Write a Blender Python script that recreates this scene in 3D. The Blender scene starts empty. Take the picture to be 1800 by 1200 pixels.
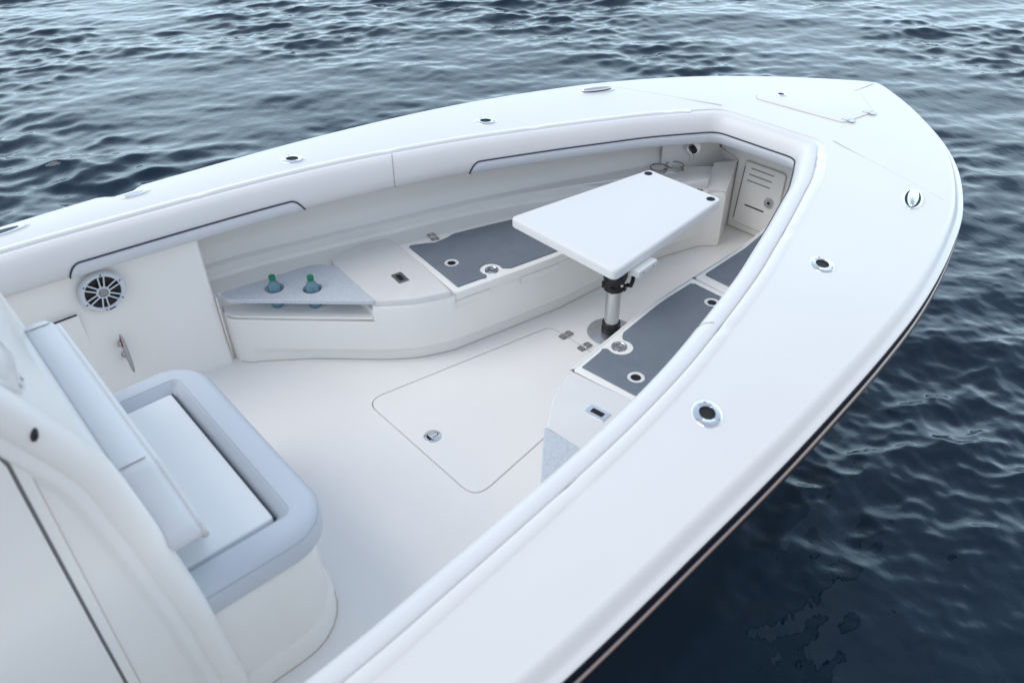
import bpy, bmesh, math, random
import numpy as np
from mathutils import Vector, Matrix
random.seed(4); rng = np.random.default_rng(11)
R = math.radians; PI = math.pi
sc = bpy.context.scene
col = sc.collection

# ---------------------------------------------------------------- camera
F_PX, YAW, PITCH, ROLL = 1364.87, R(48.6845), R(37.1056), R(-0.7187)
CAM = Vector((-2.36484, -1.96374, 2.24685))
cy, sy, cp, sp = math.cos(YAW), math.sin(YAW), math.cos(PITCH), math.sin(PITCH)
fwd = Vector((cy*cp, sy*cp, -sp)); rt0 = Vector((sy, -cy, 0)); up0 = rt0.cross(fwd)
rt = rt0*math.cos(ROLL) + up0*math.sin(ROLL); up = -rt0*math.sin(ROLL) + up0*math.cos(ROLL)
cam = bpy.data.cameras.new('camera'); cam_o = bpy.data.objects.new('camera', cam); col.objects.link(cam_o)
M = Matrix((rt, up, -fwd)).transposed().to_4x4(); M.translation = CAM; cam_o.matrix_world = M
cam.sensor_width = 36; cam.lens = F_PX/1800*36; cam.clip_start = 0.05; cam.clip_end = 3000
cam.dof.use_dof = True; cam.dof.focus_distance = 4.1; cam.dof.aperture_fstop = 2.8
sc.camera = cam_o
sc.cycles.max_bounces = 14; sc.cycles.diffuse_bounces = 9; sc.cycles.glossy_bounces = 6; sc.cycles.transmission_bounces = 10; sc.cycles.transparent_max_bounces = 16

# ---------------------------------------------------------------- sky and sun
SUN_EL, SUN_AZ = R(50), R(150)      # azimuth of the sun seen from the boat, from +X towards +Y
world = bpy.data.worlds.new('World'); sc.world = world; world.use_nodes = True
nt = world.node_tree; bg = nt.nodes['Background']
sky = nt.nodes.new('ShaderNodeTexSky'); sky.sky_type = 'NISHITA'; sky.sun_disc = False
sky.sun_elevation = SUN_EL; sky.sun_rotation = PI/2 - SUN_AZ
sky.air_density = 1.0; sky.dust_density = .8; sky.ozone_density = 1.0
# thin broken overcast: the blue sky shows through a pale cloud veil
tcw = nt.nodes.new('ShaderNodeTexCoord'); mpw = nt.nodes.new('ShaderNodeMapping'); mpw.inputs['Scale'].default_value = (1, 1, 2.2)
nz = nt.nodes.new('ShaderNodeTexNoise'); nz.inputs['Scale'].default_value = 2.3; nz.inputs['Detail'].default_value = 5; nz.inputs['Roughness'].default_value = .55
mrw = nt.nodes.new('ShaderNodeMapRange'); mrw.inputs['From Min'].default_value = .32; mrw.inputs['From Max'].default_value = .68
mrw.inputs['To Min'].default_value = .66; mrw.inputs['To Max'].default_value = 1.0
mxw = nt.nodes.new('ShaderNodeMix'); mxw.data_type = 'RGBA'; 
sx = nt.nodes.new('ShaderNodeSeparateXYZ'); rw = nt.nodes.new('ShaderNodeValToRGB'); e = rw.color_ramp.elements
e[0].position = .05; e[0].color = (1.30, 1.68, 1.95, 1); e[1].position = .80; e[1].color = (.47, .515, .61, 1)
k_ = e.new(.38); k_.color = (1.18, 1.50, 1.76, 1); k_ = e.new(.60); k_.color = (.62, .76, .94, 1)
vm = nt.nodes.new('ShaderNodeVectorMath'); vm.operation = 'SCALE'; vm.inputs['Scale'].default_value = 10
nt.links.new(tcw.outputs['Generated'], sx.inputs[0]); nt.links.new(sx.outputs['Z'], rw.inputs[0])
dt = nt.nodes.new('ShaderNodeVectorMath'); dt.operation = 'DOT_PRODUCT'; dt.inputs[1].default_value = (.45, .89, 0)
m2 = nt.nodes.new('ShaderNodeMapRange'); m2.inputs['From Min'].default_value = -.45; m2.inputs['From Max'].default_value = .55; m2.interpolation_type = 'SMOOTHSTEP'
rw2 = nt.nodes.new('ShaderNodeValToRGB'); e = rw2.color_ramp.elements
e[0].position = .05; e[0].color = (.72, .68, .67, 1); e[1].position = .80; e[1].color = (.47, .515, .61, 1)
k_ = e.new(.26); k_.color = (.74, .74, .77, 1); k_ = e.new(.45); k_.color = (.70, .85, 1.05, 1)
mx2 = nt.nodes.new('ShaderNodeMix'); mx2.data_type = 'RGBA'
nt.links.new(sx.outputs['Z'], rw2.inputs[0]); nt.links.new(tcw.outputs['Generated'], dt.inputs[0]); nt.links.new(dt.outputs['Value'], m2.inputs['Value'])
nt.links.new(m2.outputs[0], mx2.inputs[0]); nt.links.new(rw2.outputs[0], mx2.inputs[6]); nt.links.new(rw.outputs[0], mx2.inputs[7])
nt.links.new(mx2.outputs[2], vm.inputs[0]); nt.links.new(vm.outputs[0], mxw.inputs[7])
nt.links.new(tcw.outputs['Generated'], mpw.inputs['Vector']); nt.links.new(mpw.outputs[0], nz.inputs['Vector'])
nt.links.new(nz.outputs['Fac'], mrw.inputs['Value']); nt.links.new(mrw.outputs[0], mxw.inputs[0])
nt.links.new(sky.outputs[0], mxw.inputs[6]); nt.links.new(mxw.outputs[2], bg.inputs[0]); bg.inputs[1].default_value = 0.10
sun = bpy.data.lights.new('sun', 'SUN'); sun.energy = 1.05; sun.angle = R(40); sun.color = (1, .93, .84)
sun_o = bpy.data.objects.new('sun', sun); col.objects.link(sun_o)
sd = Vector((math.cos(SUN_EL)*math.cos(SUN_AZ), math.cos(SUN_EL)*math.sin(SUN_AZ), math.sin(SUN_EL)))
sun_o.rotation_euler = sd.to_track_quat('Z', 'Y').to_euler(); sun_o.location = sd*30
sc.view_settings.view_transform = 'Standard'; sc.view_settings.look = 'None'
sc.view_settings.exposure = 0.48; sc.view_settings.gamma = 1; sc.view_settings.use_curve_mapping = False

# ---------------------------------------------------------------- materials
def mat(name, color, rough=.5, metal=0., coat=0., spec=.5, bump=None, var=0., varscale=3., trans=0., ior=1.45):
    m = bpy.data.materials.new(name); m.use_nodes = True
    t = m.node_tree; b = t.nodes['Principled BSDF']
    b.inputs['Base Color'].default_value = (*color, 1); b.inputs['Roughness'].default_value = rough
    b.inputs['Metallic'].default_value = metal; b.inputs['Coat Weight'].default_value = coat
    b.inputs['Coat Roughness'].default_value = .06
    b.inputs['Specular IOR Level'].default_value = spec; b.inputs['IOR'].default_value = ior
    b.inputs['Transmission Weight'].default_value = trans
    tc = t.nodes.new('ShaderNodeTexCoord')
    if var:
        n = t.nodes.new('ShaderNodeTexNoise'); n.inputs['Scale'].default_value = varscale; n.inputs['Detail'].default_value = 5
        mr = t.nodes.new('ShaderNodeMapRange'); mr.inputs['From Min'].default_value = .3; mr.inputs['From Max'].default_value = .7
        mr.inputs['To Min'].default_value = 1-var; mr.inputs['To Max'].default_value = 1.0
        mx = t.nodes.new('ShaderNodeMix'); mx.data_type = 'RGBA'; mx.blend_type = 'MULTIPLY'; mx.inputs[0].default_value = 1
        mx.inputs[6].default_value = (*color, 1)
        t.links.new(tc.outputs['Object'], n.inputs['Vector']); t.links.new(n.outputs['Fac'], mr.inputs['Value'])
        t.links.new(mr.outputs[0], mx.inputs[7]); t.links.new(mx.outputs[2], b.inputs['Base Color'])
    if bump:
        scale, strength, dist = bump
        n = t.nodes.new('ShaderNodeTexNoise'); n.inputs['Scale'].default_value = scale; n.inputs['Detail'].default_value = 3
        bp = t.nodes.new('ShaderNodeBump'); bp.inputs['Strength'].default_value = strength; bp.inputs['Distance'].default_value = dist
        t.links.new(tc.outputs['Object'], n.inputs['Vector']); t.links.new(n.outputs['Fac'], bp.inputs['Height'])
        t.links.new(bp.outputs[0], b.inputs['Normal'])
    return m
GEL = mat('white_gelcoat', (.72, .715, .705), .22, coat=.5, var=.02, varscale=2)
DECK = mat('deck_gelcoat', (.685, .68, .672), .36, coat=.22, bump=(420, .12, .001), var=.025, varscale=2.2)
LINER = mat('cream_gelcoat', (.865, .853, .828), .28, coat=.3, var=.025, varscale=1.6)
SOLE = mat('nonskid_sole', (.84, .838, .83), .55, bump=(600, .25, .001), var=.04, varscale=2)
VINYL = mat('white_vinyl', (.68, .68, .685), .42, bump=(900, .10, .001), var=.02, varscale=4)
BLUEV = mat('pale_blue_vinyl', (.565, .60, .655), .5, bump=(900, .14, .001), var=.03, varscale=5)
GREYPAD = mat('grey_foam', (.17, .198, .235), .62, bump=(320, .22, .001), var=.10, varscale=14)
GAPM = mat('gap_shadow_strip', (.05, .065, .085), .6)
PADV = mat('coaming_pad_vinyl', (.64, .665, .71), .48, bump=(900, .12, .001), var=.02, varscale=5)
BACKV = mat('backrest_vinyl', (.66, .675, .705), .48, bump=(900, .12, .001), var=.02, varscale=5)
PIPING = mat('dark_piping', (.035, .04, .055), .5)
SEAM = mat('seam_shadow', (.30, .28, .25), .7)
CAULK = mat('beige_caulk', (.56, .50, .42), .6)
STEEL = mat('stainless_steel', (.72, .73, .75), .14, metal=1, var=.06, varscale=60)
STEEL_R = mat('rail_steel', (.32, .25, .225), .14, metal=1)  # brown tint stands in for warm reflections in the stainless strip
STEEL_H = mat('hinge_steel', (.60, .59, .57), .22, metal=1, var=.1, varscale=90)
STEEL_B = mat('brushed_steel', (.50, .50, .51), .32, metal=1, var=.15, varscale=120)
ALU = mat('anodised_aluminium', (.62, .64, .67), .33, metal=1, var=.06, varscale=30)
BLACK = mat('black_plastic', (.012, .012, .014), .38, bump=(80, .1, .002))
HOLE = mat('dark_bore', (.004, .004, .006), .6)
RUBBER = mat('navy_rub_rail', (.009, .011, .022), .5, spec=.3, bump=(60, .05, .002))
TABLE = mat('white_polymer', (.70, .70, .70), .4, bump=(700, .08, .001), var=.015, varscale=3)
GREEN = mat('green_cap', (.005, .20, .09), .4)
def clear(name, tint, gloss, milk):
    m = bpy.data.materials.new(name); m.use_nodes = True; t = m.node_tree; t.nodes.remove(t.nodes['Principled BSDF'])
    tr_ = t.nodes.new('ShaderNodeBsdfTransparent'); tr_.inputs[0].default_value = (*tint, 1)
    gl = t.nodes.new('ShaderNodeBsdfGlossy'); gl.inputs['Roughness'].default_value = .06
    fr = t.nodes.new('ShaderNodeFresnel'); fr.inputs['IOR'].default_value = gloss; mx = t.nodes.new('ShaderNodeMixShader')
    t.links.new(fr.outputs[0], mx.inputs[0]); t.links.new(tr_.outputs[0], mx.inputs[1]); t.links.new(gl.outputs[0], mx.inputs[2])
    df = t.nodes.new('ShaderNodeBsdfTranslucent'); df.inputs[0].default_value = (*[c**.6 for c in tint], 1); dd = t.nodes.new('ShaderNodeBsdfDiffuse'); dd.inputs[0].default_value = (*tint, 1)
    ad = t.nodes.new('ShaderNodeMixShader'); m3 = t.nodes.new('ShaderNodeMixShader'); m3.inputs[0].default_value = milk
    t.links.new(df.outputs[0], ad.inputs[1]); t.links.new(dd.outputs[0], ad.inputs[2])
    t.links.new(mx.outputs[0], m3.inputs[1]); t.links.new(ad.outputs[0], m3.inputs[2])
    t.links.new(m3.outputs[0], t.nodes['Material Output'].inputs[0]); return m
GLASSP = clear('clear_plastic', (.93, .97, .985), 1.4, .12)
WATERB = clear('bottle_water', (.52, .84, .94), 1.2, .5)
STEEL_C = mat('cleat_steel', (.42, .43, .45), .18, metal=1)  # base lowered to stand for dark reflections in the polished cleat
STEEL_D = mat('darkened_steel', (.33, .31, .28), .22, metal=1)  # base darkened to imitate dark reflections in the stainless wire
LABEL = mat('bottle_label', (.05, .22, .42), .4)
STITCH = mat('stitching', (.42, .45, .52), .6)
RED = mat('red_reflection', (.25, .01, .012), .3)  # colour of a red reflection, not a fitting
CONE = mat('speaker_cone', (.01, .01, .012), .5)
GREYC = mat('silver_cap', (.30, .31, .31), .3, metal=.8)
SPK = mat('grille_plastic', (.62, .66, .71), .35)

def speckle():
    m = mat('speckled_solid_surface', (.55, .60, .68), .32)
    t = m.node_tree; b = t.nodes['Principled BSDF']; tc = t.nodes.new('ShaderNodeTexCoord')
    v = t.nodes.new('ShaderNodeTexNoise'); v.inputs['Scale'].default_value = 240; v.inputs['Detail'].default_value = 4; v.inputs['Roughness'].default_value = .8
    r = t.nodes.new('ShaderNodeValToRGB'); e = r.color_ramp.elements
    e[0].position = .38; e[0].color = (.42, .46, .51, 1); e[1].position = .62; e[1].color = (.64, .67, .70, 1)
    k = e.new(.5); k.color = (.53, .57, .62, 1)
    t.links.new(tc.outputs['Object'], v.inputs['Vector']); t.links.new(v.outputs['Fac'], r.inputs[0]); t.links.new(r.outputs[0], b.inputs['Base Color'])
    return m
SPECK = speckle()

def water_mat():
    m = bpy.data.materials.new('sea_water'); m.use_nodes = True; t = m.node_tree; b = t.nodes['Principled BSDF']
    b.inputs['Base Color'].default_value = (.0020, .0125, .026, 1); b.inputs['Specular Tint'].default_value = (.70, .88, 1, 1); b.inputs['Roughness'].default_value = .03; b.inputs['IOR'].default_value = 1.43
    tc = t.nodes.new('ShaderNodeTexCoord')
    mp = t.nodes.new('ShaderNodeMapping'); mp.inputs['Rotation'].default_value = (0, 0, R(-50)); mp.inputs['Scale'].default_value = (1.0, .75, 1)
    t.links.new(tc.outputs['Object'], mp.inputs['Vector'])
    n = t.nodes.new('ShaderNodeTexNoise'); n.inputs['Scale'].default_value = 9; n.inputs['Detail'].default_value = 1.2; n.inputs['Roughness'].default_value = .45
    bp = t.nodes.new('ShaderNodeBump'); bp.inputs['Strength'].default_value = 1.0; bp.inputs['Distance'].default_value = .004
    t.links.new(mp.outputs[0], n.inputs['Vector']); t.links.new(n.outputs['Fac'], bp.inputs['Height'])
    n2 = t.nodes.new('ShaderNodeTexNoise'); n2.inputs['Scale'].default_value = 27; n2.inputs['Detail'].default_value = 1.5
    b2 = t.nodes.new('ShaderNodeBump'); b2.inputs['Strength'].default_value = 1.0; b2.inputs['Distance'].default_value = .0014
    t.links.new(mp.outputs[0], n2.inputs['Vector']); t.links.new(n2.outputs['Fac'], b2.inputs['Height']); t.links.new(bp.outputs[0], b2.inputs['Normal']); prev = b2
    t.links.new(prev.outputs[0], b.inputs['Normal'])
    return m
WATER = water_mat()

# ---------------------------------------------------------------- helpers
def link(name, me, parent=None, label=None):
    o = bpy.data.objects.new(name, me); col.objects.link(o)
    if parent is not None: o.parent = parent
    if label: o['label'] = label
    return o
def pdata(name, verts, faces, m, parent=None, smooth=35, label=None, loc=None, rot=None, solid=0):
    me = bpy.data.meshes.new(name); me.from_pydata([tuple(v) for v in verts], [], faces)
    return finish(name, me, m, parent, smooth, label, loc, rot)
def finish(name, me, m, parent=None, smooth=35, label=None, loc=None, rot=None, normals=True):
    if normals:
        bm = bmesh.new(); bm.from_mesh(me); bmesh.ops.remove_doubles(bm, verts=bm.verts, dist=1e-6)
        bmesh.ops.recalc_face_normals(bm, faces=bm.faces); bm.to_mesh(me); bm.free()
    me.materials.append(m)
    if smooth:
        me.shade_smooth(); me.set_sharp_from_angle(angle=R(smooth))
    o = link(name, me, parent, label)
    if loc is not None: o.location = loc
    if rot is not None: o.rotation_euler = rot
    return o
def empty(name, loc=(0, 0, 0), parent=None, label=None, cat=None, group=None):
    o = bpy.data.objects.new(name, None); col.objects.link(o); o.location = loc; o.empty_display_size = .1
    if parent is not None: o.parent = parent
    if label: o['label'] = label
    if cat: o['category'] = cat
    if group: o['group'] = group
    return o
def grid(name, rows, m, parent=None, closed_u=False, closed_v=False, caps=False, **k):
    n, w = len(rows), len(rows[0]); V = [p for r in rows for p in r]; Fc = []
    for i in range(n if closed_u else n-1):
        for j in range(w if closed_v else w-1):
            Fc.append((i*w+j, i*w+(j+1) % w, ((i+1) % n)*w+(j+1) % w, ((i+1) % n)*w+j))
    if caps:
        Fc.append(tuple(range(w))); Fc.append(tuple((n-1)*w+j for j in range(w)))
    return pdata(name, V, Fc, m, parent, **k)
def catmull(pts, per=8):
    P = [np.array(p, float) for p in pts]; P = [2*P[0]-P[1]] + P + [2*P[-1]-P[-2]]; out = []
    for i in range(1, len(P)-2):
        a, b, c_, d = P[i-1:i+3]
        for k in range(per):
            s = k/per
            out.append(.5*((2*b)+(-a+c_)*s+(2*a-5*b+4*c_-d)*s*s+(-a+3*b-3*c_+d)*s**3))
    out.append(P[-2]); return np.array(out)
def resample(P, n):
    P = np.asarray(P, float); L = np.r_[0, np.cumsum(np.linalg.norm(np.diff(P, axis=0), axis=1))]
    s = np.linspace(0, L[-1], n); return np.stack([np.interp(s, L, P[:, i]) for i in range(P.shape[1])], 1)
def offset(P, d):
    """shift an open 2-D polyline to its right by d, mitred"""
    P = np.asarray(P, float); t = np.diff(P, axis=0); t /= np.linalg.norm(t, axis=1)[:, None]
    nrm = np.stack([t[:, 1], -t[:, 0]], 1); out = []
    for i in range(len(P)):
        if i == 0: out.append(P[i]+nrm[0]*d)
        elif i == len(P)-1: out.append(P[i]+nrm[-1]*d)
        else:
            b = nrm[i-1]+nrm[i]; b /= np.linalg.norm(b); out.append(P[i]+b*d/max(.35, b@nrm[i]))
    return np.array(out)
def rounded(poly, r, n=5):
    """closed 2-D polygon with corner radii (number or one per corner)"""
    out = []; N = len(poly)
    for i in range(N):
        p = np.array(poly[i][:2], float); a = np.array(poly[i-1][:2], float); b = np.array(poly[(i+1) % N][:2], float)
        rr = r if not isinstance(r, (list, tuple)) else r[i]
        if rr <= 1e-6: out.append(p); continue
        u, v = (a-p)/np.linalg.norm(a-p), (b-p)/np.linalg.norm(b-p)
        ang = math.acos(max(-1, min(1, u@v))); L = min(rr/math.tan(ang/2), .48*np.linalg.norm(a-p), .48*np.linalg.norm(b-p))
        for k in range(n+1):
            s = k/n; out.append((1-s)**2*(p+u*L)+2*s*(1-s)*p+s*s*(p+v*L))
    return np.array(out)
def circle(c, r, n=24, rev=False, ry=None, a0=0):
    ry = ry or r; A = [2*PI*k/n for k in range(n)]
    if rev: A = A[::-1]
    ca, sa = math.cos(a0), math.sin(a0)
    return np.array([(c[0]+r*math.cos(a)*ca-ry*math.sin(a)*sa, c[1]+r*math.cos(a)*sa+ry*math.sin(a)*ca) for a in A])
def plate(name, outer, z0, z1, m, parent=None, holes=(), bevel=.0, zf=None, **k):
    """prism from a closed 2-D outline with holes, bottom z0, top z1; bevel rounds the top outer edge"""
    bm = bmesh.new()
    f = zf or (lambda x, y: 0.)
    def ring(P, z): return [bm.verts.new((p[0], p[1], z+f(p[0], p[1]))) for p in P]
    outer = np.asarray(outer, float)
    area = .5*sum(outer[i-1][0]*outer[i][1]-outer[i][0]*outer[i-1][1] for i in range(len(outer)))
    if area > 0: outer = outer[::-1]            # clockwise: right of travel is inside
    loops = [ring(outer, z0)]
    if bevel:
        cl = np.vstack([outer[-1:], outer, outer[:1]])
        for s in (0, .3, .6, .85, 1):
            a = s*PI/2; loops.append(ring(offset(cl, bevel*(1-math.cos(a)))[1:-1], z1-bevel+bevel*math.sin(a)))
    else: loops.append(ring(outer, z1))
    n = len(outer)
    for a, b in zip(loops, loops[1:]):
        for i in range(n): bm.faces.new((a[i-1], a[i], b[i], b[i-1]))
    tops = [loops[-1]]; bots = [loops[0]]
    for h in holes:
        t, b = ring(h, z1), ring(h, z0); tops.append(t); bots.append(b)
        for i in range(len(h)): bm.faces.new((b[i-1], b[i], t[i], t[i-1]))
    for grp in (tops, bots):
        ed = []
        for L in grp:
            for i in range(len(L)):
                e = bm.edges.get((L[i-1], L[i])) or bm.edges.new((L[i-1], L[i])); ed.append(e)
        bmesh.ops.triangle_fill(bm, use_beauty=True, use_dissolve=False, edges=ed)
    bmesh.ops.recalc_face_normals(bm, faces=bm.faces)
    me = bpy.data.meshes.new(name); bm.to_mesh(me); bm.free()
    return finish(name, me, m, parent, normals=False, **k)
def tube(name, P, r, m, parent=None, n=8, closed=False, caps=True, **k):
    P = [Vector(p) for p in P]; rows = []; N = len(P); ref = Vector((0, 0, 1))
    for i, p in enumerate(P):
        t = (P[(i+1) % N]-P[i-1]) if closed else (P[min(i+1, N-1)]-P[max(i-1, 0)])
        t.normalize(); a = t.cross(ref)
        if a.length < .05: a = t.cross(Vector((0, 1, 0)))
        a.normalize(); b = a.cross(t); rr = r[i] if isinstance(r, (list, tuple)) else r
        rows.append([p+a*rr*math.cos(2*PI*j/n)+b*rr*math.sin(2*PI*j/n) for j in range(n)])
    return grid(name, rows, m, parent, closed_u=closed, closed_v=True, caps=(caps and not closed), smooth=k.pop('smooth', 50), **k)
def lathe(name, prof, m, parent=None, n=28, sx=1., sy=1., loc=(0, 0, 0), rot=(0, 0, 0), **k):
    rows = [[(r*sx*math.cos(2*PI*j/n), r*sy*math.sin(2*PI*j/n), z) for j in range(n)] for r, z in prof]
    return grid(name, rows, m, parent, closed_v=True, caps=False, loc=loc, rot=rot, **k)
def box(name, sx, sy, sz, m, parent=None, bev=.003, loc=(0, 0, 0), rot=(0, 0, 0), **k):
    bm = bmesh.new(); bmesh.ops.create_cube(bm, size=1); bmesh.ops.scale(bm, vec=(sx, sy, sz), verts=bm.verts)
    if bev: bmesh.ops.bevel(bm, geom=bm.edges[:], offset=min(bev, .45*min(sx, sy, sz)), segments=3, affect='EDGES', profile=.5)
    me = bpy.data.meshes.new(name); bm.to_mesh(me); bm.free()
    return finish(name, me, m, parent, loc=loc, rot=rot, **k)

# ---------------------------------------------------------------- water
ZW = -.55
def zones(lo, parts, far):
    c = [lo]
    for end, st in parts: c += list(np.arange(c[-1]+st, end+1e-9, st))
    s_ = parts[-1][1]; x = c[-1]; up_ = []
    while x < far: s_ = min(s_*1.14, 60); x += s_; up_.append(x)
    s_ = .03; x = lo; dn = []
    while x > -far: s_ = min(s_*1.14, 60); x -= s_; dn.append(x)
    return np.array(dn[::-1]+c+up_)
gx = zones(-2.6, [(-.5, .026), (3.3, .0135), (11.5, .027)], 900)
gy = zones(-3.0, [(.2, .0135), (13.0, .028)], 900)
X, Y = np.meshgrid(gx, gy, indexing='ij')
cellx = np.gradient(gx)[:, None]+0*Y; celly = np.gradient(gy)[None, :]+0*X; cell = np.maximum(cellx, celly)
Z = np.zeros_like(X); DX = np.zeros_like(X); DY = np.zeros_like(X)
nw = 215; lam = np.exp(rng.uniform(math.log(.05), math.log(2.4), nw))
ang = R(54)+rng.normal(0, R(33), nw)
gust = np.zeros_like(X)
for _ in range(7):
    a_ = rng.uniform(0, 2*PI); k_ = 2*PI/rng.uniform(2.0, 7.0); gust += np.cos(k_*(X*math.cos(a_)+Y*math.sin(a_))+rng.uniform(0, 6.28))
gust = np.clip(.92+.30*gust, .42, 1.55)
for l, a in zip(lam, ang):
    k = 2*PI/l; slope = .0158*(1.3 if l < .5 else 1)*(1.0 if l > .2 else (l/.2)**.25)*(1 if l < .7 else .7/l); amp = slope/k; ph = rng.uniform(0, 2*PI)
    fade = np.clip((l/cell-3)/3, 0, 1)
    th = k*(X*math.cos(a)+Y*math.sin(a))+ph+.7*np.sin(k*.21*(X*math.sin(a)-Y*math.cos(a))+1.7*ph)
    if l < 1.3: fade = fade*gust
    Z += amp*np.cos(th)*fade; DX -= .8*amp*math.cos(a)*np.sin(th)*fade; DY -= .8*amp*math.sin(a)*np.sin(th)*fade
V = np.stack([X+DX, Y+DY, ZW+Z], -1).reshape(-1, 3)
ni, nj = X.shape; I = np.arange(ni*nj).reshape(ni, nj)
Q = np.stack([I[:-1, :-1], I[1:, :-1], I[1:, 1:], I[:-1, 1:]], -1).reshape(-1, 4)
me = bpy.data.meshes.new('water'); me.vertices.add(len(V)); me.vertices.foreach_set('co', V.astype(np.float32).ravel())
me.loops.add(Q.size); me.loops.foreach_set('vertex_index', Q.astype(np.int32).ravel())
me.polygons.add(len(Q)); me.polygons.foreach_set('loop_start', np.arange(0, Q.size, 4, dtype=np.int32))
me.update(calc_edges=True); me.materials.append(WATER); me.shade_smooth()
wo = link('water', me); wo['kind'] = 'structure'; wo['label'] = 'dark blue grey choppy water around the boat'

# ================================================================ boat shape
def zd(x):
    u = (x+.4)/.3
    return .806-.012*(math.log1p(math.exp(-abs(u)))+max(u, 0))
IN_PTS = [(-3.4, 1.19), (-2.7, 1.185), (-2.1, 1.16), (-1.8, 1.135), (-1.4, 1.094), (-1.1, 1.055), (-.8, 1.0), (-.5, .925), (-.2, .84), (.03, .762), (.25, .685), (.5, .592), (.72, .507), (1.0, .365), (1.25, .22), (1.45, .10)]
OUT_PTS = [(-3.4, 1.345), (-2.7, 1.35), (-2.1, 1.35), (-1.68, 1.348), (-1.28, 1.332), (-.89, 1.312), (-.5, 1.28), (-.2, 1.248), (.05, 1.213), (.3, 1.165), (.57, 1.10), (.88, 1.008), (1.18, .88), (1.42, .75), (1.64, .595), (1.86, .405), (2.02, .24), (2.13, .11), (2.185, .04), (2.20, 0.)]
INC, OUTC = catmull(IN_PTS), catmull(OUT_PTS)
FRONT = 1.12; MN, KN, FN = 170, 12, 8
def inner(d, full=True):
    """cockpit opening, offset inboard by d: port aft -> bow -> starboard aft"""
    P = offset(INC, d); xf = FRONT-d
    i = int(np.argmax(P[:, 0] >= xf)); a, b = P[i-1], P[i]; s = (xf-a[0])/(b[0]-a[0]); cpt = a+(b-a)*s
    A = np.vstack([P[:i], cpt]); L = .07-.15*min(d, .2) if d > 0 else .07
    seg = np.r_[0, np.cumsum(np.linalg.norm(np.diff(A, axis=0), axis=1))]; tot = seg[-1]-L
    A2 = np.array([[np.interp(s_, seg, A[:, 0]), np.interp(s_, seg, A[:, 1])] for s_ in np.linspace(0, tot, MN)])
    q = np.array([xf, max(cpt[1]-L, .01)])
    bez = np.array([(1-s)**2*A2[-1]+2*s*(1-s)*cpt+s*s*q for s in np.linspace(0, 1, KN+2)[1:-1]])
    fr = np.array([q+(np.array([xf, 0])-q)*s for s in np.linspace(0, 1, FN)])
    H = np.vstack([A2, bez, fr])
    return np.vstack([H, (H*[1, -1])[-2::-1]]) if full else H
NH = MN+KN+FN
def outer(d, n=None):
    P = offset(OUTC, -d); P = P[P[:, 1] > 0]; tip = np.array([[2.20+d, 0]])
    return np.vstack([P, tip])
def outer_m(d):
    """outer edge sampled to match inner(0)"""
    H = inner(0, False); P = outer(d); seg = np.r_[0, np.cumsum(np.linalg.norm(np.diff(P, axis=0), axis=1))]
    sx = []; 
    for i in range(MN):
        x = H[i, 0]; x = x+.16*np.clip((x+.6)/1.7, 0, 1)**2; sx.append(np.interp(x, P[:, 0], seg))
    rest = np.linspace(sx[-1], seg[-1], NH-MN+1)[1:]; S = np.r_[sx, rest]
    Q = np.stack([np.interp(S, seg, P[:, 0]), np.interp(S, seg, P[:, 1])], 1)
    Qs = (Q*[1, -1])[-2::-1]; Q = Q.copy()
    for i in range(len(Q)):
        x = Q[i, 0]; Q[i, 1] -= .034*np.clip(min((x+1.70)/.03, (-1.545-x)/.025), 0, 1)
    return np.vstack([Q, Qs])
def zk(x, y):
    """height of the cambered deck surface"""
    if x > 1.05: return zd(x)+.004
    o = float(np.interp(x, OUTC[:, 0], OUTC[:, 1])); i_ = float(np.interp(x, INC[:, 0], INC[:, 1]))
    return zd(x)+.004*math.sin(PI*min(1, max(0, (o-abs(y))/(o-i_))))

boat = empty('fishing_boat', (0, 0, ZW), label='white open fishing boat with a broad gunwale and pointed bow floating on the water', cat='boat')
PIV = boat
def fix(o):            # world-space mesh under an Empty that is not at the origin
    o.location = Vector(o.location)-boat.location; return o
# deck
ip = inner(0); op = outer_m(0); rows = []
for i in range(len(ip)):
    r = []
    for s in np.linspace(0, 1, 9):
        p = op[i]*(1-s)+ip[i]*s; r.append((p[0], p[1], zd(p[0])+.004*math.sin(PI*s)))
    rows.append(r)
deck = fix(grid('deck', rows, DECK, boat, smooth=60))
# gunwale edge, flange, rub rail, hull
def sweep_out(name, prof, m, **k):
    rows = []
    for d, dz in prof:
        Q = outer_m(d); rows.append([(p[0], p[1], zd(p[0])+dz) for p in Q])
    return fix(grid(name, rows, m, boat, **k))
sweep_out('gunwale_edge', [(0, 0), (.004, -.0006), (.009, -.0028), (.015, -.008), (.021, -.0155), (.027, -.023), (.032, -.030), (.036, -.0335), (.041, -.035), (.051, -.0358), (.054, -.040), (.051, -.045)], GEL, smooth=60)
rail = sweep_out('rub_rail', [(.049, -.0445), (.0535, -.0455), (.056, -.050), (.0565, -.058), (.0565, -.076), (.055, -.082), (.046, -.084)], RUBBER, smooth=50)
rs = sweep_out('rail_strip', [(.046, -.0845), (.054, -.085), (.059, -.089), (.0615, -.097), (.0615, -.106), (.059, -.115), (.053, -.120), (.044, -.121)], STEEL_R, smooth=60); 
rs.parent = rail; rs.location = (0, 0, 0)
H0 = outer_m(.044); rows = []
for s in np.linspace(0, 1, 14):
    r = []
    for p in H0:
        f = s; x = p[0]-(.75*f**.8)*np.clip((p[0]+1.0)/3.2, 0, 1)**1.3; dz_ = f*(zd(p[0])+.84); y = p[1]*(1-(.37*min(dz_, .72)+.55*max(0, dz_-.72))/1.38)
        r.append((x, y, (zd(p[0])-.1205)*(1-f)+(-.95)*f))
    rows.append(r)
fix(grid('hull', rows, GEL, boat, smooth=60))
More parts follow.
